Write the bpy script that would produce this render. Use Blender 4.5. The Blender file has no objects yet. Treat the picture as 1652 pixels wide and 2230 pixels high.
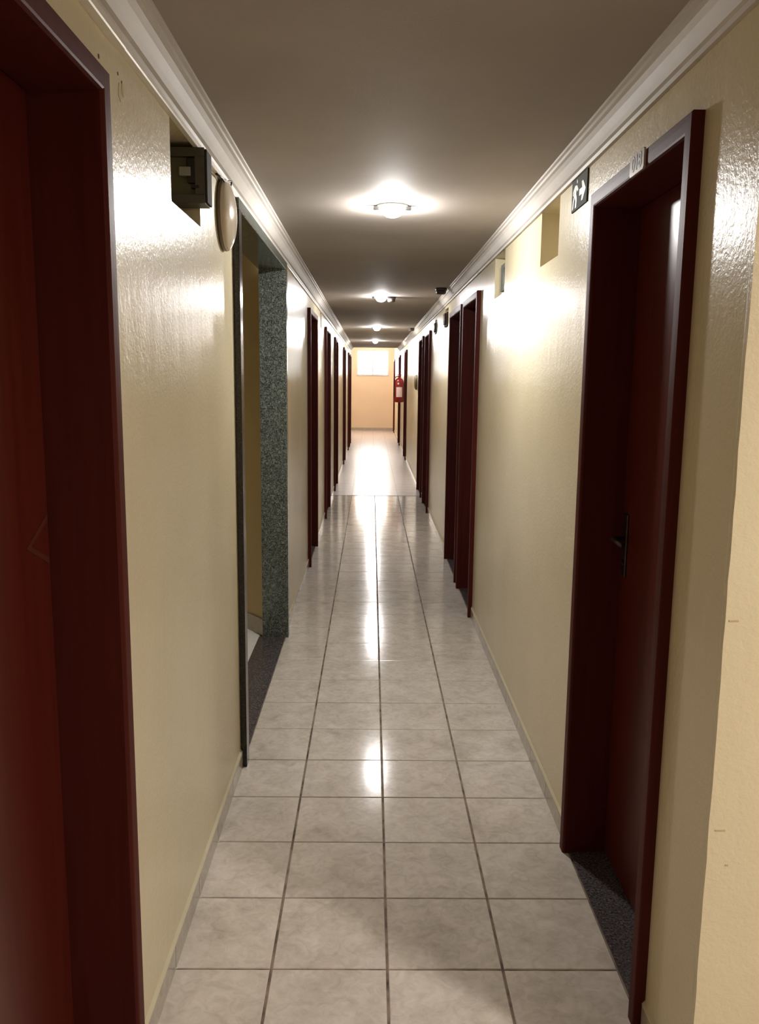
import bpy, bmesh, math, random
from mathutils import Matrix, Vector
random.seed(7)
C = bpy.context.scene.collection
sc = bpy.context.scene

# ------------------------------------------------------------------ camera, world, light, exposure
F_PX, YAW, PITCH, ROLL, CAM_H = 1821.63, 0.010979, 0.158077, -0.011009, 1.50889
cy, sy, cp, sp, cr, sr = math.cos(YAW), math.sin(YAW), math.cos(PITCH), math.sin(PITCH), math.cos(ROLL), math.sin(ROLL)
fwd = Vector((sy*cp, cy*cp, -sp)); rgt = Vector((cy, -sy, 0)); dwn = fwd.cross(rgt)
r2 = cr*rgt + sr*dwn; d2 = -sr*rgt + cr*dwn
cam = bpy.data.cameras.new('camera'); camo = bpy.data.objects.new('camera', cam); C.objects.link(camo)
M = Matrix.Identity(4)
for i in range(3):
    M[i][0], M[i][1], M[i][2] = r2[i], -d2[i], -fwd[i]
M[2][3] = CAM_H
camo.matrix_world = M
cam.sensor_fit = 'HORIZONTAL'; cam.sensor_width = 36.0; cam.lens = F_PX/1652*36.0
cam.clip_start = 0.05; cam.clip_end = 200
sc.camera = camo

SKY = 22.0
LAMP = 900.0
w = bpy.data.worlds.new('world'); sc.world = w; w.use_nodes = True
bg = w.node_tree.nodes['Background']
bg.inputs['Color'].default_value = (1.0, 0.97, 0.93, 1); bg.inputs['Strength'].default_value = SKY

la = bpy.data.lights.new('lobby_light', 'AREA'); la.shape = 'DISK'; la.size = 0.22; la.energy = 60; la.color = (1.0, 0.905, 0.82)
lo = bpy.data.objects.new('lobby_light', la); C.objects.link(lo); lo.location = (1.75, 0.42, 2.19)

lb_ = bpy.data.lights.new('landing_fill', 'POINT'); lb_.shadow_soft_size = 0.08; lb_.energy = 112; lb_.color = (1.0, 0.93, 0.85)  # added unseen fill without a fixture, brightens the end wall and far doors
lbo = bpy.data.objects.new('landing_fill', lb_); C.objects.link(lbo); lbo.location = (0.05, 22.3, 2.62)

sc.view_settings.view_transform = 'Standard'; sc.view_settings.look = 'None'
sc.view_settings.gamma = 1.0; sc.view_settings.use_curve_mapping = False
sc.view_settings.exposure = 0.0
sc.cycles.max_bounces = 12; sc.cycles.diffuse_bounces = 6; sc.cycles.glossy_bounces = 6
sc.cycles.sample_clamp_indirect = 6.0

# ------------------------------------------------------------------ dimensions (metres)
XL, XR = -0.498, 0.656            # corridor wall faces
ZC = 2.225                        # ceiling
ZB = 2.150                        # underside of the cornice
YC = 1.480                        # lobby corner on the right
YJ = 20.0                         # end of the low ceiling
YE = 24.80                        # end wall
XLF = -0.64                       # left wall of the far landing
ZF = 2.75                         # far landing ceiling
S = 0.30; GX, GY = 0.0544, 1.951  # tile size and one grout crossing
YT = 10.79                        # joint line where the farther floor starts

# ------------------------------------------------------------------ material helpers
def lin(c):
    return tuple(((v/255)/12.92 if v/255 <= 0.04045 else ((v/255+0.055)/1.055)**2.4) for v in c) + (1.0,)

class Mat:
    def __init__(s, name):
        s.m = bpy.data.materials.new(name); s.m.use_nodes = True
        s.t = s.m.node_tree; s.n = s.t.nodes; s.b = s.n['Principled BSDF']
    def node(s, typ, **kw):
        n = s.n.new(typ)
        for k, v in kw.items():
            if k in n.inputs: n.inputs[k].default_value = v
            else: setattr(n, k, v)
        return n
    def link(s, a, b): s.t.links.new(a, b)
    def set(s, **kw):
        for k, v in kw.items(): s.b.inputs[k.replace('_', ' ')].default_value = v
    def pos(s, rand=False, scale=(1, 1, 1)):
        g = s.node('ShaderNodeNewGeometry'); out = g.outputs['Position']
        mp = s.node('ShaderNodeMapping'); mp.inputs['Scale'].default_value = scale
        s.link(out, mp.inputs['Vector'])
        if rand:
            oi = s.node('ShaderNodeObjectInfo'); ml = s.node('ShaderNodeMath', operation='MULTIPLY'); ml.inputs[1].default_value = 37.0
            s.link(oi.outputs['Random'], ml.inputs[0]); s.link(ml.outputs[0], mp.inputs['Location'])
        return mp.outputs['Vector']
    def noise(s, vec, scale, detail=4, rough=0.55, dist=0.0):
        n = s.node('ShaderNodeTexNoise'); n.inputs['Scale'].default_value = scale; n.inputs['Detail'].default_value = detail
        n.inputs['Roughness'].default_value = rough; n.inputs['Distortion'].default_value = dist
        s.link(vec, n.inputs['Vector']); return n.outputs['Fac']
    def ramp(s, fac, stops):
        r = s.node('ShaderNodeValToRGB'); e = r.color_ramp.elements
        while len(e) < len(stops): e.new(0.5)
        for k, (p, c) in enumerate(stops): e[k].position = p; e[k].color = c
        s.link(fac, r.inputs['Fac']); return r.outputs['Color']
    def color(s, sock): s.link(sock, s.b.inputs['Base Color'])
    def bump(s, fac, strength, distance, prev=None):
        b = s.node('ShaderNodeBump'); b.inputs['Strength'].default_value = strength; b.inputs['Distance'].default_value = distance
        s.link(fac, b.inputs['Height'])
        if prev is not None: s.link(prev, b.inputs['Normal'])
        return b.outputs['Normal']
    def normal(s, sock): s.link(sock, s.b.inputs['Normal'])

def plain(name, rgb, rough=0.5, metal=0.0, spec=0.5):
    m = Mat(name); m.set(Base_Color=lin(rgb), Roughness=rough, Metallic=metal); m.b.inputs['Specular IOR Level'].default_value = spec
    v = m.pos(); f = m.noise(v, 18, 3)
    r = m.ramp(f, [(0.3, tuple(x*0.92 for x in lin(rgb)[:3])+(1,)), (0.7, lin(rgb))]); m.color(r)
    return m.m

def wall_mat(name, a, b, rough=0.30):
    m = Mat(name); v = m.pos()
    f = m.noise(v, 1.7, 5, 0.6)
    m.color(m.ramp(f, [(0.30, lin(a)), (0.72, lin(b))]))
    m.set(Roughness=rough)
    n = m.bump(m.noise(v, 85, 3, 0.6, 0.4), 0.5, 0.0020)
    n = m.bump(m.noise(m.pos(scale=(1, 1, 0.35)), 16, 2, 0.5), 0.22, 0.006, n)
    m.normal(n); return m.m

MT = {}
MT['wall'] = wall_mat('cream_gloss_paint', (206, 194, 163), (215, 204, 174), 0.27)
MT['end_wall'] = wall_mat('peach_gloss_paint', (226, 204, 176), (232, 211, 184), 0.34)
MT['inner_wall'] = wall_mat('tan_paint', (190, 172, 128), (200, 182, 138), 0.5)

m = Mat('ceiling_paint'); v = m.pos(); m.color(m.ramp(m.noise(v, 2.2, 4), [(0.3, lin((162, 154, 147))), (0.7, lin((171, 163, 156)))]))
m.set(Roughness=0.75); m.b.inputs['Specular IOR Level'].default_value = 0.2; m.normal(m.bump(m.noise(v, 120, 3), 0.25, 0.001)); MT['ceiling'] = m.m
m = Mat('white_plaster'); v = m.pos(); m.color(m.ramp(m.noise(v, 6, 4), [(0.3, lin((186, 180, 173))), (0.7, lin((196, 190, 183)))]))
m.set(Roughness=0.34); m.normal(m.bump(m.noise(v, 40, 3), 0.2, 0.001)); MT['plaster'] = m.m; m.set(Roughness=0.55); m.b.inputs['Specular IOR Level'].default_value = 0.3

def tile_mat(name, c, rough, spec=0.30):
    m = Mat(name); v = m.pos(rand=True)
    f = m.noise(v, 7.5, 6, 0.62, 0.6); f2 = m.noise(v, 26, 4, 0.6, 1.2)
    mx = m.node('ShaderNodeMix'); mx.data_type = 'RGBA'; mx.inputs['Factor'].default_value = 0.45
    m.link(m.ramp(f, [(0.30, lin(c[0])), (0.48, lin(c[1])), (0.66, lin(c[2]))]), mx.inputs['A'])
    m.link(m.ramp(f2, [(0.32, lin(c[0])), (0.52, lin(c[1])), (0.72, lin(c[2]))]), mx.inputs['B'])
    m.color(mx.outputs['Result']); m.set(Roughness=rough); m.b.inputs['Specular IOR Level'].default_value = spec
    m.normal(m.bump(m.noise(v, 9, 3), 0.10, 0.0022)); return m.m
MT['tile'] = tile_mat('mottled_grey_tile', ((174, 166, 154), (204, 196, 186), (222, 215, 206)), 0.125)
MT['far_tile'] = tile_mat('pinkish_polished_tile', ((186, 172, 166), (200, 188, 184), (210, 200, 196)), 0.28, 0.75)
MT['skirting'] = tile_mat('skirting_tile', ((150, 143, 130), (172, 165, 152), (188, 181, 168)), 0.16, 0.6)
MT['white_tile'] = tile_mat('white_inner_tile', ((214, 214, 208), (224, 224, 219), (232, 232, 228)), 0.2)
m = Mat('grout'); v = m.pos(); m.color(m.ramp(m.noise(v, 14, 4), [(0.34, lin((60, 50, 43))), (0.52, lin((126, 110, 96))), (0.72, lin((150, 134, 120)))])); m.set(Roughness=0.8); MT['grout'] = m.m

def wood(name, a, b, rough, coat=0.15, spec=0.28):
    m = Mat(name); v = m.pos(scale=(14, 14, 0.8))
    m.color(m.ramp(m.noise(v, 3, 5, 0.6, 0.5), [(0.3, lin(a)), (0.7, lin(b))]))
    m.set(Roughness=rough, Coat_Weight=coat, Coat_Roughness=0.15)
    m.b.inputs['Specular IOR Level'].default_value = spec
    m.normal(m.bump(m.noise(m.pos(scale=(30, 30, 1.5)), 6, 3), 0.12, 0.0008)); return m.m
MT['frame'] = wood('mahogany_frame', (70, 25, 20), (80, 31, 26), 0.50, 0.0, 0.10)
MT['leaf'] = wood('mahogany_leaf', (72, 23, 16), (83, 29, 21), 0.34)

m = Mat('dark_granite'); v = m.pos()
f = m.noise(v, 130, 3, 0.7); g = m.noise(v, 60, 3, 0.6, 1.0)
mx = m.node('ShaderNodeMix'); mx.data_type = 'RGBA'; mx.blend_type = 'MIX'; mx.inputs['Factor'].default_value = 0.5
m.link(m.ramp(f, [(0.40, lin((38, 40, 38))), (0.52, lin((84, 90, 84))), (0.62, lin((142, 150, 142)))]), mx.inputs['A'])
m.link(m.ramp(g, [(0.38, lin((44, 46, 44))), (0.55, lin((88, 94, 88))), (0.68, lin((128, 136, 128)))]), mx.inputs['B'])
m.color(mx.outputs['Result']); m.set(Roughness=0.16); MT['granite'] = m.m
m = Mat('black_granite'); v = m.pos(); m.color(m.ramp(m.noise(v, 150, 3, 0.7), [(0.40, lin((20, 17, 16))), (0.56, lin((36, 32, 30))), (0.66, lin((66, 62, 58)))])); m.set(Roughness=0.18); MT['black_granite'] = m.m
m = Mat('sill_granite'); v = m.pos(); m.color(m.ramp(m.noise(v, 150, 3, 0.7), [(0.36, lin((46, 42, 44))), (0.55, lin((82, 78, 80))), (0.68, lin((120, 116, 116)))])); m.set(Roughness=0.22); MT['sill'] = m.m

MT['white_plastic'] = plain('white_plastic', (228, 224, 214), 0.3)
MT['dome'] = plain('cream_dome_plastic', (214, 200, 182), 0.12)
MT['dome_rim'] = plain('brown_grey_rim', (122, 108, 94), 0.35)
MT['dark_box'] = plain('dark_grey_enamel', (74, 70, 60), 0.42)
MT['dark_panel'] = plain('olive_grey_panel', (92, 90, 68), 0.5)
MT['cover'] = plain('matt_dark_cover', (66, 60, 56), 0.8, 0.0, 0.1)
MT['black'] = plain('black_plastic', (16, 15, 13), 0.4)
MT['grey_cover'] = plain('matt_grey_cover', (118, 120, 108), 0.75, 0.0, 0.15)
MT['grey'] = plain('grey_plastic', (146, 148, 138), 0.4)
MT['pale_box'] = plain('pale_cream_box', (206, 198, 172), 0.4)
MT['green'] = plain('dark_green_sign', (50, 56, 44), 0.75, 0.0, 0.15)
MT['sign_white'] = plain('sign_white', (196, 202, 188), 0.4)
MT['plate'] = plain('beige_acrylic_plate', (176, 166, 150), 0.3)
MT['plate_ink'] = plain('plate_ink', (60, 54, 44), 0.5)
MT['metal'] = plain('dull_steel', (84, 76, 72), 0.45, 1.0)
MT['red'] = plain('red_enamel', (112, 10, 16), 0.28)
MT['label'] = plain('pale_label', (206, 178, 170), 0.5)
MT['sensor'] = plain('dark_sensor_plastic', (62, 50, 48), 0.5)
MT['olive'] = plain('olive_plastic', (96, 84, 52), 0.45)
MT['alu'] = plain('white_window_metal', (226, 224, 220), 0.35)
MT['chip'] = plain('bare_plaster', (186, 172, 130), 0.8)
MT['sticker'] = plain('faded_sticker', (80, 34, 26), 0.5)
m = Mat('lamp_glow'); m.set(Base_Color=(1, 1, 1, 1), Roughness=0.3); m.b.inputs['Emission Color'].default_value = (1.0, 0.97, 0.94, 1); m.b.inputs['Emission Strength'].default_value = LAMP; MT['glow'] = m.m
m = Mat('softer_lamp_glow'); m.set(Base_Color=(1, 1, 1, 1), Roughness=0.3); m.b.inputs['Emission Color'].default_value = (1.0, 0.96, 0.95, 1); m.b.inputs['Emission Strength'].default_value = LAMP*0.65; MT['glow_soft'] = m.m
m = Mat('window_glass'); n = m.n; tr = m.node('ShaderNodeBsdfTransparent'); gl = m.node('ShaderNodeBsdfGlossy'); gl.inputs['Roughness'].default_value = 0.05
tr.inputs['Color'].default_value = (0.97, 0.99, 1, 1)
ms = m.node('ShaderNodeMixShader'); ms.inputs[0].default_value = 0.06
m.link(tr.outputs[0], ms.inputs[1]); m.link(gl.outputs[0], ms.inputs[2]); m.link(ms.outputs[0], n['Material Output'].inputs['Surface']); MT['glass'] = m.m

# ------------------------------------------------------------------ mesh helpers
class MB:
    def __init__(s): s.v = []; s.f = []
    def add(s, vs, fs):
        o = len(s.v); s.v += [tuple(v) for v in vs]; s.f += [tuple(o+i for i in f) for f in fs]; return s
    def box(s, x0, x1, y0, y1, z0, z1, bev=0.0):
        if x0 > x1: x0, x1 = x1, x0
        if bev <= 0:
            return s.add([(x, y, z) for z in (z0, z1) for y in (y0, y1) for x in (x0, x1)],
                         [(0, 2, 3, 1), (4, 5, 7, 6), (0, 1, 5, 4), (2, 6, 7, 3), (0, 4, 6, 2), (1, 3, 7, 5)])
        bm = bmesh.new(); bmesh.ops.create_cube(bm, size=1)
        for v in bm.verts: v.co = Vector(((x0+x1)/2+v.co.x*(x1-x0), (y0+y1)/2+v.co.y*(y1-y0), (z0+z1)/2+v.co.z*(z1-z0)))
        bmesh.ops.bevel(bm, geom=bm.edges[:], offset=bev, segments=2, affect='EDGES', profile=0.5)
        bm.verts.index_update()
        s.add([v.co for v in bm.verts], [[v.index for v in f.verts] for f in bm.faces]); bm.free(); return s
    def quad(s, a, b, c, d): return s.add([a, b, c, d], [(0, 1, 2, 3)])
    def prism(s, poly, fn, t0, t1):
        """poly: 2-D outline; fn(u, v, t) -> xyz; closed solid between t0 and t1"""
        n = len(poly)
        vs = [fn(u, v, t0) for u, v in poly] + [fn(u, v, t1) for u, v in poly]
        fs = [tuple(range(n)), tuple(range(2*n-1, n-1, -1))] + [(i, (i+1) % n, n+(i+1) % n, n+i) for i in range(n)]
        return s.add(vs, fs)
    def lathe(s, prof, fn, seg=24):
        """prof: (radius, height) list; fn(a, b, h) -> xyz"""
        vs = []; fs = []
        for r, h in prof:
            for k in range(seg):
                an = 2*math.pi*k/seg; vs.append(fn(r*math.cos(an), r*math.sin(an), h))
        for i in range(len(prof)-1):
            for k in range(seg):
                k2 = (k+1) % seg; fs.append((i*seg+k, i*seg+k2, (i+1)*seg+k2, (i+1)*seg+k))
        fs.append(tuple(range(seg-1, -1, -1))); fs.append(tuple(range((len(prof)-1)*seg, len(prof)*seg)))
        return s.add(vs, fs)
    def tube(s, pts, r, seg=8):
        vs = []; fs = []; P = [Vector(p) for p in pts]
        for i, p in enumerate(P):
            t = (P[min(i+1, len(P)-1)]-P[max(i-1, 0)]).normalized()
            a = t.orthogonal().normalized(); b = t.cross(a)
            for k in range(seg):
                an = 2*math.pi*k/seg; vs.append(p + r*(math.cos(an)*a+math.sin(an)*b))
        for i in range(len(P)-1):
            for k in range(seg):
                k2 = (k+1) % seg; fs.append((i*seg+k, i*seg+k2, (i+1)*seg+k2, (i+1)*seg+k))
        fs.append(tuple(range(seg-1, -1, -1))); fs.append(tuple(range((len(P)-1)*seg, len(P)*seg)))
        return s.add(vs, fs)
    def mesh(s, name, mat, off=(0, 0, 0), smooth=False):
        me = bpy.data.meshes.new(name)
        me.from_pydata([(v[0]-off[0], v[1]-off[1], v[2]-off[2]) for v in s.v], [], s.f)
        bm = bmesh.new(); bm.from_mesh(me); bmesh.ops.recalc_face_normals(bm, faces=bm.faces[:]); bm.to_mesh(me); bm.free()
        me.materials.append(MT[mat])
        if smooth:
            for p in me.polygons: p.use_smooth = True
        return me

def wloc(o):
    p = Vector(o.location)
    while o.parent: o = o.parent; p += Vector(o.location)
    return p
def build(name, mb, mat, parent=None, smooth=False, origin=None):
    """one mesh object; the builder works in world metres"""
    off = wloc(parent) if parent else Vector((0, 0, 0))
    org = Vector(origin) if origin else off
    o = bpy.data.objects.new(name, mb.mesh(name, mat, org, smooth)); C.objects.link(o)
    if parent: o.parent = parent
    o.location = org - off
    return o
def empty(name, loc):
    o = bpy.data.objects.new(name, None); C.objects.link(o); o.location = loc; o.empty_display_size = 0.05; return o
def tag(o, label=None, cat=None, group=None, kind=None):
    for k, v in (('label', label), ('category', cat), ('group', group), ('kind', kind)):
        if v: o[k] = v
    return o
def struct(o, label, cat): return tag(o, label, cat, None, 'structure')

# ------------------------------------------------------------------ openings in the long walls: (y0, y1, z0, z1, depth, closed)
ARC = 0.042                        # architrave width
DOOR_H = 2.000
LD = [(0.800, 1.560), (6.640, 7.440), (9.000, 9.800), (11.260, 12.030), (14.820, 15.600), (17.760, 18.520), (18.930, 19.700)]
RD = [(1.797, 2.492), (5.230, 5.940), (6.160, 6.960), (9.450, 10.170), (10.700, 11.440), (15.720, 16.480), (19.200, 19.960), (23.700, 24.380)]
def door_hole(d): return (d[0]-0.02, d[1]+0.02, 0.0, DOOR_H+0.02, 0.22, True)
ST = (3.150, 4.745, 2.095)         # stairway opening on the left
LN = [(2.165, 2.520, 1.936, 2.150), (8.220, 8.450, 1.990, 2.135)]
RN = [(3.065, 3.385, 1.947, 2.150), (4.285, 4.625, 1.938, 2.150), (7.380, 7.700, 1.960, 2.125), (8.640, 8.930, 1.965, 2.110)]
l_holes = [door_hole(d) for d in LD] + [(ST[0]-0.02, ST[1]+0.02, 0.0, ST[2]+0.02, 0.13, False)] + [(a, b, c, d, 0.115, True) for a, b, c, d in LN]
r_holes = [door_hole(d) for d in RD] + [(a, b, c, d, 0.13, True) for a, b, c, d in RN]

def long_wall(x, sg, ya, yb, za, zb, holes):
    """wall face at x looking towards sg; reveals run to x - sg*depth"""
    mb = MB()
    ys = sorted({ya, yb} | {h[0] for h in holes} | {h[1] for h in holes}); zs = sorted({za, zb} | {h[2] for h in holes} | {h[3] for h in holes})
    ys = [y for y in ys if ya <= y <= yb]
    for i in range(len(ys)-1):
        for j in range(len(zs)-1):
            y, z = (ys[i]+ys[i+1])/2, (zs[j]+zs[j+1])/2
            if any(h[0] < y < h[1] and h[2] < z < h[3] for h in holes): continue
            mb.quad((x, ys[i], zs[j]), (x, ys[i+1], zs[j]), (x, ys[i+1], zs[j+1]), (x, ys[i], zs[j+1]))
    for y0, y1, z0, z1, d, closed in holes:
        xb = x - sg*d
        mb.quad((x, y0, z0), (xb, y0, z0), (xb, y0, z1), (x, y0, z1)); mb.quad((x, y1, z0), (xb, y1, z0), (xb, y1, z1), (x, y1, z1))
        mb.quad((x, y0, z1), (x, y1, z1), (xb, y1, z1), (xb, y0, z1)); mb.quad((x, y0, z0), (x, y1, z0), (xb, y1, z0), (xb, y0, z0))
        if closed: mb.quad((xb, y0, z0), (xb, y1, z0), (xb, y1, z1), (xb, y0, z1))
    bm = bmesh.new(); vv = [bm.verts.new(v) for v in mb.v]
    for f in mb.f: bm.faces.new([vv[i] for i in f])
    bmesh.ops.remove_doubles(bm, verts=bm.verts[:], dist=1e-5)
    bm.verts.index_update(); out = MB(); out.add([v.co for v in bm.verts], [[v.index for v in f.verts] for f in bm.faces]); bm.free()
    return out

def raw(name, mb, mat):             # keeps the winding as built (open shells)
    me = bpy.data.meshes.new(name); me.from_pydata(mb.v, [], mb.f); me.materials.append(MT[mat])
    o = bpy.data.objects.new(name, me); C.objects.link(o); return o

wl = raw('wall_left', long_wall(XL, 1, -2.6, YJ, 0, ZC, l_holes), 'wall'); struct(wl, 'long cream gloss painted corridor wall on the left with doorways', 'wall')
wr = raw('wall_right', long_wall(XR, -1, YC, YE, 0, ZF, r_holes), 'wall'); struct(wr, 'long cream gloss painted corridor wall on the right with doorways', 'wall')
# plaster damage above the near left door
for (y, z, rr, mt) in ((1.625, 2.078, 0.0045, 'black'), (1.742, 2.088, 0.0035, 'black'), (1.765, 2.080, 0.003, 'dark_box')):
    build('nail_hole', MB().lathe([(rr, 0), (rr*0.8, 0.0009)], lambda a, b, h, y=y, z=z: (XL+h, y+a, z+b), 10), mt, wl)
for (y, z, a, b) in ((1.750, 2.058, 0.012, 0.018), (1.772, 2.068, 0.008, 0.016)):
    pts = [(math.cos(t)*a*random.uniform(.7, 1.1), math.sin(t)*b*random.uniform(.7, 1.1)) for t in [k*math.pi/5 for k in range(10)]]
    build('plaster_patch', MB().prism(pts, lambda u, v, t, y=y, z=z: (XL+t, y+u, z+v), 0, 0.0008), 'chip', wl)

# lobby corner wall: rough plastered edge
mb = MB(); N = 56
edge = [(XR-0.002-random.random()*0.0018-(0.003 if random.random() < 0.05 else 0), k*ZC/N) for k in range(N+1)]
for k in range(N):
    (xa, za), (xb, zb) = edge[k], edge[k+1]
    mb.quad((xa, YC, za), (2.9, YC, za), (2.9, YC, zb), (xb, YC, zb))
    mb.quad((xa, YC, za), (xb, YC, zb), (xb, YC+0.012, zb), (xa, YC+0.012, za))
    mb.quad((xa, YC+0.012, za), (xb, YC+0.012, zb), (XR+0.001, YC+0.026, zb), (XR+0.001, YC+0.026, za))
wc = raw('wall_corner', mb, 'wall'); struct(wc, 'cream wall face of the lobby corner at the right edge of the picture', 'wall')
for (x, z, l) in ((0.660, 1.075, 0.018), (0.665, 0.660, 0.020), (0.690, 0.588, 0.006)):
    build('scuff_mark', MB().box(x, x+l, YC-0.0008, YC, z, z+0.003), 'chip', wc)
mb = MB(); mb.quad((2.9, -2.6, 0), (2.9, YC, 0), (2.9, YC, ZC), (2.9, -2.6, ZC))
struct(raw('wall_lobby', mb, 'wall'), 'cream lobby side wall beyond the corner on the right', 'wall')
mb = MB(); mb.quad((XL, -2.6, 0), (2.9, -2.6, 0), (2.9, -2.6, ZC), (XL, -2.6, ZC))
struct(raw('wall_rear', mb, 'wall'), 'cream lobby wall behind the viewer', 'wall')

# far landing: left wall with its step, end wall with the window opening
mb = MB(); mb.quad((XLF, YJ, 0), (XLF, YE, 0), (XLF, YE, ZF), (XLF, YJ, ZF)); mb.quad((XL, YJ, 0), (XLF, YJ, 0), (XLF, YJ, ZF), (XL, YJ, ZF))
struct(raw('wall_landing', mb, 'end_wall'), 'peach left wall of the far landing before the window', 'wall')
WX0, WX1, WZ0, WZ1 = -0.43, 0.49, 1.600, 2.330
mb = MB()
for xa, xb, za, zb in ((XLF, WX0, 0, ZF), (WX1, XR, 0, ZF), (WX0, WX1, 0, WZ0), (WX0, WX1, WZ1, ZF)):
    mb.quad((xa, YE, za), (xb, YE, za), (xb, YE, zb), (xa, YE, zb))
for a, b in (((WX0, WZ0), (WX1, WZ0)), ((WX1, WZ0), (WX1, WZ1)), ((WX1, WZ1), (WX0, WZ1)), ((WX0, WZ1), (WX0, WZ0))):
    mb.quad((a[0], YE, a[1]), (b[0], YE, b[1]), (b[0], YE+0.14, b[1]), (a[0], YE+0.14, a[1]))
struct(raw('wall_end', mb, 'end_wall'), 'peach end wall of the corridor below and around the bright window', 'wall')

wn = empty('window_1', ((WX0+WX1)/2, YE+0.06, WZ0)); struct(wn, 'bright overexposed window high in the peach end wall', 'window')
fr = 0.03
for nm, b in (('frame_rail', (WX0, WX1, WZ0, WZ0+fr)), ('frame_rail', (WX0, WX1, WZ1-fr, WZ1)), ('frame_stile', (WX0, WX0+fr, WZ0+fr, WZ1-fr)), ('frame_stile', (WX1-fr, WX1, WZ0+fr, WZ1-fr)), ('mullion', ((WX0+WX1)/2-0.018, (WX0+WX1)/2+0.018, WZ0+fr, WZ1-fr))):
    build(nm, MB().box(b[0], b[1], YE+0.06, YE+0.10, b[2], b[3]), 'alu', wn)
for a, b in ((WX0+fr, (WX0+WX1)/2-0.018), ((WX0+WX1)/2+0.018, WX1-fr)):
    build('pane', MB().box(a, b, YE+0.078, YE+0.082, WZ0+fr, WZ1-fr), 'glass', wn)
build('window_sill', MB().box(WX0-0.02, WX1+0.02, YE-0.015, YE+0.06, WZ0-0.025, WZ0), 'plaster', wn)

# ceilings
mb = MB().box(XL-0.25, 2.95, -2.65, YC, ZC, ZC+0.10).box(XL-0.25, XR+0.25, YC, YJ, ZC, ZC+0.10)
mb = MB()
mb.quad((XL, -2.6, ZC), (2.9, -2.6, ZC), (2.9, YC, ZC), (XL, YC, ZC)); mb.quad((XL, YC, ZC), (XR+0.003, YC, ZC), (XR+0.003, YJ, ZC), (XL, YJ, ZC))
mb.quad((XL, YJ, ZC), (XR, YJ, ZC), (XR, YJ, ZF), (XL, YJ, ZF)); mb.quad((XLF, YJ, ZF), (XR, YJ, ZF), (XR, YE, ZF), (XLF, YE, ZF))
ce = raw('ceiling', mb, 'ceiling'); struct(ce, 'low flat painted corridor ceiling carrying a row of round lamps', 'ceiling')

# cornices: stepped cove profile (w from wall, z)
PROF = [(0, ZB), (0.012, ZB), (0.014, ZB+0.010), (0.022, ZB+0.014), (0.030, ZB+0.024), (0.042, ZB+0.040), (0.052, ZB+0.050), (0.060, ZB+0.054), (0.060, ZB+0.064), (0.068, ZB+0.067), (0.068, ZC), (0, ZC)]
cl = build('trim_1', MB().prism(PROF, lambda u, v, t: (XL+u, t, v), -2.6, YJ), 'plaster'); struct(cl, 'white coved plaster cornice along the left wall above the cable raceway', 'cornice')
mb = MB().prism([(u*0.86, v) for u, v in PROF], lambda u, v, t: (XR-u, t, v), YC-0.03, YJ)
cr_ = build('trim_2', mb, 'plaster'); struct(cr_, 'white coved plaster cornice along the right wall', 'cornice')

# ------------------------------------------------------------------ floor
fl = build('floor', MB().box(XL-0.30, 2.95, -2.65, YT+0.2, -0.10, -0.0022).box(XLF-0.05, XR+0.05, YT+0.2, YE+0.05, -0.10, -0.0022), 'grout')
struct(fl, 'corridor floor of square mottled grey glazed tiles with dark joints', 'floor')
cols = [(XL+0.002, GX-S), (GX-S, GX), (GX, GX+S), (GX+S, XR-0.002)]
cache = {}
def tile_mesh(wx, wy, mat, name, h=0.012):
    k = (round(wx, 4), round(wy, 4), mat, h)
    if k not in cache:
        b = 0.0018; x, y = wx/2, wy/2
        vs = [(-x, -y, -h), (x, -y, -h), (x, y, -h), (-x, y, -h), (-x, -y, -b), (x, -y, -b), (x, y, -b), (-x, y, -b), (-x+b, -y+b, 0), (x-b, -y+b, 0), (x-b, y-b, 0), (-x+b, y-b, 0)]
        fs = [(8, 9, 10, 11)] + [(i, (i+1) % 4, 4+(i+1) % 4, 4+i) for i in range(4)] + [(4+i, 4+(i+1) % 4, 8+(i+1) % 4, 8+i) for i in range(4)]
        me = bpy.data.meshes.new(name); me.from_pydata(vs, [], fs); me.materials.append(MT[mat]); cache[k] = me
    return cache[k]
j0 = -4; j1 = 30
for j in range(j0, j1):
    ya, yb = GY+j*S, GY+(j+1)*S
    if ya > YT-0.1: break
    yb = min(yb, YT)
    for a, b in cols:
        o = bpy.data.objects.new('tile', tile_mesh(b-a-0.007, yb-ya-0.0045, 'tile', 'tile')); C.objects.link(o); o.parent = fl
        o.location = ((a+b)/2, (ya+yb)/2, random.uniform(-0.0004, 0.0004))
# joint line and the farther, paler floor: rows under the size that can be told apart, joined
mb = MB(); y = YT+0.045
while y < YE:
    y2 = min(y+S, YE)
    for a, b in ([(XLF, XL+0.001)] if y > YJ-0.3 else []) + cols:
        if b-a < 0.02: continue
        mb.box(a+0.0012, b-0.0012, y+0.0012, y2-0.0012, -0.012, 0.0)
    y = y2
ft = build('far_tiles', mb, 'far_tile', fl); ft['kind'] = 'stuff'
mb = MB(); y = GY-5*S
while y > -2.7:
    x = GX-2*S
    while x < 2.8:
        mb.box(max(x, XL)+0.003, x+S-0.003, y+0.002, y+S-0.002, -0.012, 0.0); x += S
    y -= S
x = GX+2*S+0.05
for yy in range(-4, -1):
    xx = GX+2*S
    while xx < 2.8:
        mb.box(xx+0.055, xx+S-0.003, GY+yy*S+0.002, min(GY+(yy+1)*S-0.002, YC-0.001), -0.012, 0.0); xx += S
lt = build('lobby_tiles', mb, 'tile', fl); lt['kind'] = 'stuff'

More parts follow.
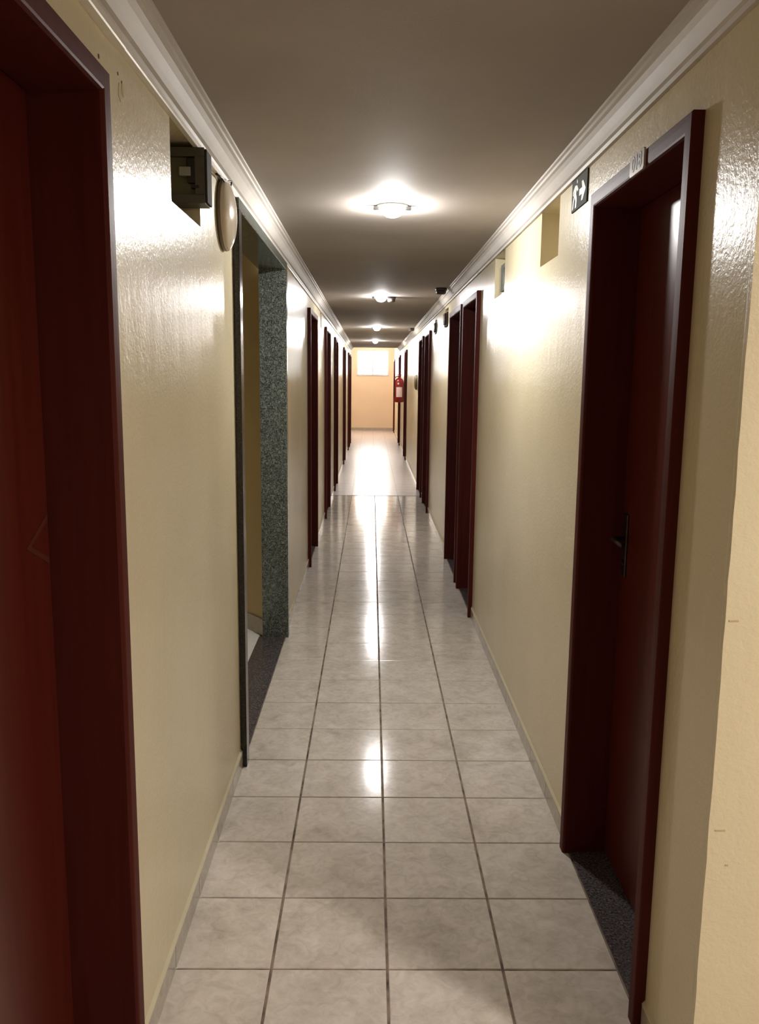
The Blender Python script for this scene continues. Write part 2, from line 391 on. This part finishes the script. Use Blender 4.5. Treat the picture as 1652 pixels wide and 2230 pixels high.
# ------------------------------------------------------------------ skirting tiles between the openings
def skirting(name, x, sg, ya, yb, gaps, label):
    root = empty(name, (x, ya, 0)); struct(root, label, 'skirting')
    segs = []; y = ya
    for a, b in sorted(gaps):
        if a > y: segs.append((y, a))
        y = max(y, b)
    if y < yb: segs.append((y, yb))
    H = 0.062
    for a, b in segs:
        k = math.ceil((a-GY)/S-1e-6); cuts = [a]
        if a < 11.0:
            c = GY+k*S
            while c < b-0.02:
                if c > a+0.02: cuts.append(c)
                c += S
        cuts.append(b)
        for p, q in zip(cuts, cuts[1:]):
            build('tile', MB().prism([(0, 0), (0.008, 0), (0.008, H-0.002), (0.006, H), (0, H)], lambda u, v, t: (x+sg*u, t, v), p+0.0022, q-0.0022), 'skirting', root, origin=(x, p, 0))
        build('grout_bed', MB().box(x, x+sg*0.0055, a, b, 0, H-0.002), 'grout', root)
        build('ledge', MB().prism([(0, H), (0.0075, H), (0.007, H+0.003), (0.0, H+0.011)], lambda u, v, t: (x+sg*u, t, v), a, b), 'pale_box', root)
skirting('baseboard_left', XL, 1, -2.6, YJ, [(a-ARC, b+ARC) for a, b in LD] + [(ST[0]-0.062, ST[1]+0.060)], 'grey tile skirting with cream ledge along the left wall')
skirting('baseboard_right', XR, -1, YC, YE, [(a-ARC, b+ARC) for a, b in RD], 'grey tile skirting with cream ledge along the right wall')
bb = build('baseboard_end', MB().box(XLF, XR, YE-0.008, YE, 0, 0.075), 'skirting'); struct(bb, 'low grey tile skirting under the end wall window', 'skirting')

# ------------------------------------------------------------------ doors
LEAF_D = -0.108
def door(n, side, d, label, plate=None, number=None, handle_far=True, sticker=False, sill='sill'):
    sg, X = (1, XL) if side == 'L' else (-1, XR)
    y0, y1 = d; zt = DOOR_H
    root = empty('door_%d' % n, (X, (y0+y1)/2, 0)); struct(root, label, 'door')
    # section of lining + architrave: (a outward from the opening edge, depth d into the corridor)
    sec = [(0, -0.135), (0, -0.10), (0, 0.019), (0.003, 0.0245), (0.007, 0.026), (0.025, 0.0262), (0.039, 0.026), (ARC, 0.0235), (ARC, 0.0), (0.019, 0.0), (0.019, -0.135)]
    def at(dd, yy, zz): return (X+sg*dd, yy, zz)
    n_ = len(sec); rings = []
    for corner in range(4):
        ring = []
        for a, dd in sec:
            yy = y0-a if corner < 2 else y1+a
            zz = 0.0 if corner in (0, 3) else zt+a
            ring.append(at(dd, yy, zz))
        rings.append(ring)
    for nm, i in (('jamb', 0), ('header', 1), ('jamb', 2)):
        fs = [(k, (k+1) % n_, n_+(k+1) % n_, n_+k) for k in range(n_)] + [tuple(range(n_)), tuple(range(2*n_-1, n_-1, -1))]
        build(nm, MB().add(rings[i]+rings[i+1], fs), 'frame', root)
    lf = build('leaf', MB().box(X+sg*LEAF_D, X+sg*(LEAF_D-0.035), y0+0.003, y1-0.003, 0.012, zt-0.003, 0.0015), 'leaf', root)
    if handle_far is not None:
        hy = y1-0.045 if handle_far else y0+0.045; dr = -1 if handle_far else 1
        s0 = X+sg*LEAF_D
        build('escutcheon', MB().box(s0, s0+sg*0.006, hy-0.018, hy+0.018, 0.93, 1.12, 0.002), 'metal', lf)
        build('lever', MB().tube([(s0, hy, 1.045), (s0+sg*0.035, hy, 1.045), (s0+sg*0.042, hy+dr*0.01, 1.045), (s0+sg*0.044, hy+dr*0.05, 1.046), (s0+sg*0.042, hy+dr*0.10, 1.044)], 0.0075, 8), 'metal', lf, True)
        build('keyhole', MB().lathe([(0.009, 0.005), (0.009, 0.010), (0.005, 0.011)], lambda a, b, h: (s0+sg*h, hy+a, 0.972+b), 12), 'metal', lf)
    if sticker:
        s0 = X+sg*LEAF_D; yc, zc, hw, hh = 1.555, 1.205, 0.104, 0.048
        for s_ in (1, -1):
            build('chevron_strip', MB().prism([(yc-hw, zc), (yc-hw+0.016, zc), (yc-0.008, zc+s_*hh), (yc-0.008, zc+s_*(hh-0.010))] if False else
                  [(yc-hw, zc), (yc-hw+0.022, zc), (yc-0.004, zc+s_*(hh-0.012)), (yc-0.004, zc+s_*hh)], lambda u, v, t: (s0+sg*t, u, v), 0, 0.0012), 'sticker', lf)
    sl = build('threshold', MB().box(X+sg*0.001, X+sg*(-0.15), y0, y1, -0.004, 0.006), sill, root)
    if plate:
        pa, pb = plate; z0, z1 = zt-0.002, zt+0.046; dd = 0.0262
        pl = build('number_plate', MB().prism([(pa+0.006, z0), (pb-0.006, z0), (pb, z0+0.006), (pb, z1-0.006), (pb-0.006, z1), (pa+0.006, z1), (pa, z1-0.006), (pa, z0+0.006)], lambda u, v, t: (X+sg*t, u, v), dd, dd+0.005), 'plate', root)
        pl['label'] = 'small beige room number plate on the header'
        if number:
            cu = bpy.data.curves.new('number', 'FONT'); cu.body = number; cu.size = 0.050; cu.align_x = 'CENTER'; cu.align_y = 'CENTER'; cu.extrude = 0.0006; cu.offset = 0.0006
            to = bpy.data.objects.new('tmp', cu); C.objects.link(to)
            bpy.context.view_layer.update()
            me = bpy.data.meshes.new_from_object(to.evaluated_get(bpy.context.evaluated_depsgraph_get())); bpy.data.objects.remove(to)
            me.materials.clear(); me.materials.append(MT['plate_ink'])
            o = bpy.data.objects.new('number', me); C.objects.link(o); o.parent = pl
            # text x runs left to right for a reader facing the wall
            R = Matrix(((0, 0, sg), (-sg*-1 if side == 'L' else -1, 0, 0), (0, 1, 0))) if side == 'L' else Matrix(((0, 0, -1), (-1, 0, 0), (0, 1, 0)))
            T = Matrix.Translation(Vector((X+sg*(dd+0.0052), (pa+pb)/2, (z0+z1)/2)) - wloc(pl)) @ R.to_4x4()
            o.matrix_local = T
    return root

door(1, 'L', LD[0], 'dark mahogany door cut by the left edge of the picture, nearest on the left wall', (1.092, 1.203), None, False, True)
door(2, 'R', RD[0], 'dark mahogany door with room number plate and steel lever, nearest on the right wall', (2.035, 2.142), '018', True)
ordn = ['second', 'third', 'fourth', 'fifth', 'sixth', 'seventh', 'eighth']
k = 3
llab = ['dark mahogany door just past the granite stairway opening on the left wall',
        'narrow dark red door, third along the left wall, after the small wall niche',
        'almost black door with a plate over its header, fourth along the left wall',
        'thin dark door strip, fifth along the left wall from the viewer',
        'reddish brown door, sixth along the left wall, near the far landing',
        'reddish door, last along the left wall before the far landing']
for d, lb in zip(LD[1:], llab):
    door(k, 'L', d, lb, (11.45, 11.75) if k == 5 else None, None, True if k == 3 else None); k += 1
rlab = ['dark red door, nearer of the close pair at mid corridor on the right wall',
        'near black door, farther of the close pair at mid corridor on the right wall',
        'dark door, nearer of the second pair on the right wall before the oval dispenser',
        'dark door, farther of the second pair on the right wall beside the oval dispenser',
        'thin dark door just in front of the red fire extinguisher on the right wall',
        'thin dark door just behind the red fire extinguisher on the right wall',
        'last dark door on the right wall next to the end wall']
for d, lb in zip(RD[1:], rlab):
    door(k, 'R', d, lb, None, None, None); k += 1

# ------------------------------------------------------------------ granite surround of the stairway opening
gs = empty('trim_3', (XL, ST[0], 0)); struct(gs, 'polished dark granite surround of the stairway opening on the left wall', 'granite surround')
P = 0.024; RV = -0.128
def lsec(y_edge, out, w):          # slab wrapping the jamb: face strip + reveal
    return [(y_edge, RV), (y_edge, P-0.003), (y_edge+out*0.003, P), (y_edge+out*w, P), (y_edge+out*w, 0), (y_edge+out*0.019, 0), (y_edge+out*0.019, RV)]
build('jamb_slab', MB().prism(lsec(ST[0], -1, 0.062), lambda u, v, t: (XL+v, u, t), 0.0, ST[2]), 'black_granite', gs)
build('jamb_slab', MB().prism(lsec(ST[1], 1, 0.060), lambda u, v, t: (XL+v, u, t), 0.0, ST[2]), 'granite', gs)
build('lintel_slab', MB().prism([(ST[2], RV), (ST[2], P-0.003), (ST[2]+0.003, P), (ST[2]+0.040, P), (ST[2]+0.040, 0), (ST[2]+0.019, 0), (ST[2]+0.019, RV)], lambda u, v, t: (XL+v, t, u), ST[0]-0.062, ST[1]+0.060), 'granite', gs)
t_ = build('threshold_slab', MB().box(XL+0.003, XL-0.150, ST[0], ST[1], -0.01, 0.0035), 'sill', gs); t_['label'] = 'brownish granite threshold strip'

# stairway lobby behind it
mb = MB(); a = (XL-0.105, ST[1]-0.026+0.005); a = (XL-0.100, ST[1]+0.006); b = (XL-0.13-1.42, ST[1]+1.80)
mb.quad((a[0], a[1], 0), (b[0], b[1], 0), (b[0], b[1], 2.5), (a[0], a[1], 2.5))
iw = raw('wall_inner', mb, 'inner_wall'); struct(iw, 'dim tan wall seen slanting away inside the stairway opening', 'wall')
ux, uy = (b[0]-a[0]), (b[1]-a[1]); ln = math.hypot(ux, uy); ux /= ln; uy /= ln
mb = MB(); nx, ny = (-uy, ux) if (-uy)*0 + ux*-1 > 0 else (uy, -ux)
nx, ny = -uy, ux
if ny > 0: nx, ny = -nx, -ny
mb.add([(a[0]+ux*s_+nx*d_, a[1]+uy*s_+ny*d_, z) for z in (0, 0.10) for s_ in (0.0, ln) for d_ in (0.0, 0.010)], [(0, 2, 3, 1), (4, 5, 7, 6), (0, 1, 5, 4), (2, 6, 7, 3), (0, 4, 6, 2), (1, 3, 7, 5)])
struct(build('baseboard_inner', mb, 'skirting'), 'dull tile skirting at the foot of the slanting inner wall', 'skirting')
mb = MB(); xw = -2.05
mb.quad((b[0], b[1], 0), (xw, b[1], 0), (xw, b[1], 2.5), (b[0], b[1], 2.5)); mb.quad((xw, b[1], 0), (xw, 2.6, 0), (xw, 2.6, 2.5), (xw, b[1], 2.5)); mb.quad((xw, 2.6, 0), (XL-0.13, 2.6, 0), (XL-0.13, 2.6, 2.5), (xw, 2.6, 2.5))
mb.quad((XL-0.13, 2.6, 0), (XL-0.13, ST[0]-0.02, 0), (XL-0.13, ST[0]-0.02, 2.5), (XL-0.13, 2.6, 2.5)); mb.quad((XL-0.13, ST[0]-0.02, ST[2]+0.02), (XL-0.13, ST[1]+0.02, ST[2]+0.02), (XL-0.13, ST[1]+0.02, 2.5), (XL-0.13, ST[0]-0.02, 2.5))
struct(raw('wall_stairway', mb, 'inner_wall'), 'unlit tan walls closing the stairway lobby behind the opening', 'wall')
mb = MB(); mb.quad((xw, 2.6, 2.5), (XL-0.1, 2.6, 2.5), (XL-0.1, 6.6, 2.5), (xw, 6.6, 2.5))
struct(raw('ceiling_stairway', mb, 'ceiling'), 'dim ceiling of the stairway lobby behind the granite opening', 'ceiling')
mb = MB().box(xw, XL-0.150, 2.6, 6.6, -0.012, 0.001)
struct(build('floor_stairway', mb, 'white_tile'), 'white tiled floor just inside the granite stairway opening', 'floor')

# ------------------------------------------------------------------ cable raceway under the left cornice
rc = empty('cable_raceway', (XL, -2.0, 2.134)); tag(rc, 'thin white plastic cable raceway running under the left cornice', 'raceway')
def race(nm, ya, yb, z0, h, t):
    build(nm, MB().prism([(0, z0), (t-0.002, z0), (t, z0+0.003), (t, z0+h-0.003), (t-0.002, z0+h), (0, z0+h)], lambda u, v, s_: (XL+u, s_, v), ya, yb), 'white_plastic', rc)
race('cover', -2.0, 1.738, 2.130, 0.0196, 0.019); race('cover', 1.742, 2.60, 2.134, 0.0155, 0.015); race('cover', 2.603, 5.4, 2.1355, 0.0140, 0.0155); race('cover', 5.403, YJ, 2.137, 0.0125, 0.013)

# ------------------------------------------------------------------ electrical box in the left niche
eb = empty('electrical_box', (-0.53, 2.47, 1.99)); tag(eb, 'dark grey electrical box with a black breaker jutting from the left wall niche', 'electrical box')
x0, x1, ya, yb, z0, z1 = -0.600, -0.468, 2.440, 2.518, 1.986, 2.134
mb = MB(); wv = 0.020
mb.box(x0, x1, ya, yb, z0, z0+wv, 0.002); 
build('rim', MB().box(x0, x1, ya, yb, z0, z0+wv+0.004, 0.002), 'dark_box', eb); build('rim', MB().box(x0, x1, ya, yb, z1-wv-0.004, z1, 0.002), 'dark_box', eb)
build('rim', MB().box(x1-0.026, x1, ya, yb, z0+wv+0.004, z1-wv-0.004), 'dark_box', eb)
build('side_cover', MB().box(x1, x1+0.006, ya+0.006, yb-0.002, z0+0.003, z1-0.003, 0.002), 'cover', eb)
build('back_panel', MB().box(x0, x1-0.026, ya+0.018, yb-0.004, z0+wv+0.004, z1-wv-0.004), 'dark_panel', eb)
bx = x1-0.026
br = build('breaker', MB().box(bx-0.024, bx+0.002, ya+0.002, ya+0.018, 2.040, 2.106, 0.002), 'black', eb)
build('toggle', MB().box(bx-0.044, bx-0.012, ya-0.004, ya+0.010, 2.058, 2.082, 0.002), 'grey', br)
build('terminal', MB().box(bx-0.012, bx+0.010, ya-0.001, ya+0.018, 2.026, 2.034), 'black', eb)

# ------------------------------------------------------------------ round wall bell on the left
bl = empty('wall_bell', (XL, 2.885, 2.036)); tag(bl, 'round cream domed bell on the left wall beside the granite opening', 'bell')
fn = lambda a, b, h: (XL+h, 2.885+a, 2.036+b)
build('base_ring', MB().lathe([(0.108, 0), (0.114, 0.003), (0.114, 0.012), (0.112, 0.014)], fn, 40), 'dome_rim', bl, True)
build('dome', MB().lathe([(0.113, 0.013), (0.113, 0.016), (0.106, 0.023), (0.092, 0.031), (0.071, 0.038), (0.045, 0.043), (0.016, 0.0455), (0.003, 0.046)], fn, 40), 'dome', bl, True)
build('cable', MB().tube([(XL+0.012, 2.72, 2.128), (XL+0.018, 2.79, 2.132), (XL+0.02, 2.84, 2.128), (XL+0.022, 2.875, 2.140), (XL+0.03, 2.90, 2.146), (XL+0.024, 2.92, 2.130), (XL+0.012, 2.90, 2.146-0.012)], 0.0035, 6), 'black', bl, True)

# ------------------------------------------------------------------ exit sign on the right wall
es = empty('exit_sign', (XR, 2.77, 2.05)); tag(es, 'dark green running man exit sign with white arrow on the right wall under the cornice', 'sign')
ey0, ey1, ez0, ez1 = 2.672, 2.868, 2.052, 2.149
X0 = XR-0.0045
build('plate', MB().box(XR, X0, ey0, ey1, ez0, ez1), 'green', es)
ew = ey1-ey0; eh = ez1-ez0
def sgn(nm, poly):                  # u runs left to right for a reader (far to near), v up; both 0..1
    build(nm, MB().prism(poly, lambda u, v, t: (X0-t, ey1-u*ew, ez0+v*eh), 0, 0.0008), 'sign_white', es)
def circ(cx, cy_, r): return [(cx+r*math.cos(t)*eh/ew, cy_+r*math.sin(t)) for t in [i*math.pi/6 for i in range(12)]]
sgn('running_figure', [(0.06, 0.06), (0.14, 0.09), (0.17, 0.34), (0.22, 0.44), (0.27, 0.30), (0.25, 0.07), (0.34, 0.07), (0.37, 0.34), (0.31, 0.52), (0.33, 0.64), (0.40, 0.55), (0.45, 0.60), (0.36, 0.77), (0.22, 0.80), (0.10, 0.66), (0.09, 0.52), (0.14, 0.51), (0.16, 0.61), (0.20, 0.66), (0.15, 0.46), (0.10, 0.34)])
sgn('figure_head', circ(0.36, 0.88, 0.065))
sgn('arrow', [(0.52, 0.36), (0.70, 0.36), (0.66, 0.16), (0.76, 0.16), (0.93, 0.45), (0.76, 0.76), (0.66, 0.76), (0.70, 0.56), (0.52, 0.56)])

# ------------------------------------------------------------------ boxes in the right wall niches
def niche_box(i, y0, y1, z0, z1, label, body, dark, q=0.0):
    e = empty('niche_box', (XR, (y0+y1)/2, z0)); tag(e, label, 'electrical box', 'boxes in the right wall niches')
    build('housing', MB().box(XR+0.129, XR+0.022-q, y0, y1, z0, z1, 0.003), body, e)
    build('cover', MB().box(XR+0.022-q, XR+0.004-q, y0+0.012, y0+0.150, z0+0.014, z1-0.010, 0.003), dark, e)
    build('slot', MB().box(XR+0.004-q, XR+0.002-q, y0+0.016, y0+0.060, z0+0.045, z1-0.035), 'black', e)
niche_box(0, 4.290, 4.615, 1.942, 2.100, 'grey and cream box with a black slot in the second niche on the right wall', 'pale_box', 'grey_cover')
niche_box(1, 7.40, 7.66, 1.968, 2.085, 'dark box in the wall niche past the close pair of doors on the right', 'cover', 'cover', 0.034)
niche_box(2, 8.66, 8.91, 1.972, 2.085, 'small grey box in the farthest niche on the right wall', 'grey_cover', 'cover', 0.026)

# ------------------------------------------------------------------ ceiling lamps
lamps = [(0.080, 3.66, 'brightest round ceiling lamp with two dark clips, nearest the viewer'),
         (0.076, 7.57, 'round glowing ceiling lamp beside a dark round detector, second along the corridor'),
         (0.066, 12.05, 'small glowing ceiling lamp, third along the corridor'),
         (0.064, 16.35, 'small glowing ceiling lamp, farthest one just above the window')]
src = None
for i, (x, y, lb) in enumerate(lamps):
    if src is None:
        src = empty('ceiling_lamp', (x, y, ZC)); r_ = src
        fn = lambda a, b, h: (x+a, y+b, ZC-h)
        build('base_ring', MB().lathe([(0.066, 0), (0.066, 0.003), (0.062, 0.005), (0.046, 0.006)], fn, 32), 'white_plastic', src, True)
        build('globe', MB().lathe([(0.044, 0.005), (0.046, 0.012), (0.044, 0.024), (0.037, 0.036), (0.026, 0.044), (0.012, 0.048), (0.002, 0.049)], fn, 32), 'glow', src, True)
        for s_ in (-1, 1): build('clip', MB().box(x+s_*0.066-0.013, x+s_*0.066+0.013, y-0.012, y+0.012, ZC-0.018, ZC-0.003, 0.002), 'black', src)
    else:
        r_ = src.copy(); C.objects.link(r_); r_.location = (x, y, ZC)
        for ch in list(src.children):
            c = ch.copy(); C.objects.link(c); c.parent = r_
            if i == 1 and ch.name.startswith('globe'):
                c.data = ch.data.copy(); c.data.materials.clear(); c.data.materials.append(MT['glow_soft'])   # a weaker bulb
    tag(r_, lb, 'lamp', 'ceiling lamps along the corridor')

def detector(x, y, r, h, lb):
    e = empty('smoke_detector', (x, y, ZC)); tag(e, lb, 'detector', 'dark detectors on the ceiling')
    fn = lambda a, b, hh: (x+a, y+b, ZC-hh)
    build('base', MB().lathe([(r, 0), (r, h*0.35), (r*0.92, h*0.42)], fn, 20), 'sensor', e, True)
    build('sensor_cap', MB().lathe([(r*0.86, h*0.40), (r*0.86, h*0.75), (r*0.70, h*0.95), (r*0.3, h)], fn, 20), 'sensor', e, True)
detector(0.168, 7.62, 0.040, 0.046, 'dark round smoke detector right next to the second ceiling lamp')
detector(0.545, 6.84, 0.046, 0.050, 'dark round smoke detector on the ceiling by the right cornice above the close doors')
detector(0.560, 12.15, 0.044, 0.045, 'tiny dark smoke detector on the ceiling by the right cornice, farther one')

# ------------------------------------------------------------------ oval dispenser, extinguisher
od = empty('wall_dispenser', (XR, 11.98, 1.35)); tag(od, 'olive oval dispenser on the right wall past the second pair of doors', 'dispenser')
fn = lambda a, b, h: (XR-h, 11.98+a*0.8, 1.462+b)
build('back_plate', MB().lathe([(0.112, 0), (0.112, 0.012)], fn, 20), 'white_plastic', od)
build('shell', MB().lathe([(0.108, 0.010), (0.104, 0.030), (0.085, 0.046), (0.05, 0.054), (0.01, 0.056)], fn, 24), 'olive', od, True)

ex_x, ex_y = 0.552, 16.95
fe = empty('fire_extinguisher', (ex_x, ex_y, 1.06)); tag(fe, 'red fire extinguisher with pale label hanging on the right wall near the end', 'extinguisher')
fn = lambda a, b, h: (ex_x+a, ex_y+b, h)
build('cylinder', MB().lathe([(0.082, 1.045), (0.092, 1.06), (0.094, 1.09), (0.094, 1.43), (0.088, 1.47), (0.066, 1.505), (0.030, 1.525), (0.022, 1.545)], fn, 28), 'red', fe, True)
mb = MB(); A = [math.radians(-128+76*i/8) for i in range(9)]
mb.add([(ex_x+0.0955*math.cos(t), ex_y+0.0955*math.sin(t), z) for z in (1.150, 1.345) for t in A], [(i, i+1, 10+i, 9+i) for i in range(8)])
build('label', mb, 'label', fe)
build('gauge', MB().lathe([(0.020, 0), (0.020, 0.012), (0.012, 0.014)], lambda a, b, h: (ex_x-0.02+a, ex_y-0.082-h, 1.415+b), 14), 'label', fe)
vh = build('valve', MB().lathe([(0.020, 1.545), (0.020, 1.575), (0.014, 1.585)], fn, 14), 'red', fe, True)
build('handle', MB().box(ex_x-0.060, ex_x+0.050, ex_y-0.012, ex_y+0.012, 1.582, 1.594, 0.003), 'red', vh)
build('hose', MB().tube([(ex_x-0.02, ex_y, 1.56), (ex_x-0.075, ex_y-0.02, 1.545), (ex_x-0.102, ex_y-0.03, 1.48), (ex_x-0.105, ex_y-0.03, 1.32), (ex_x-0.103, ex_y-0.03, 1.16)], 0.010, 8), 'black', fe, True)
build('bracket', MB().box(ex_x+0.085, XR, ex_y-0.02, ex_y+0.02, 1.36, 1.39), 'metal', fe)
sgx = empty('extinguisher_sign', (XR, 16.95, 1.63)); tag(sgx, 'small red sign on the right wall above the fire extinguisher', 'sign')
build('plate', MB().box(XR, XR-0.004, 16.84, 17.06, 1.64, 1.86), 'red', sgx)
build('pictogram', MB().box(XR-0.004, XR-0.0052, 16.89, 17.01, 1.69, 1.81), 'label', sgx)
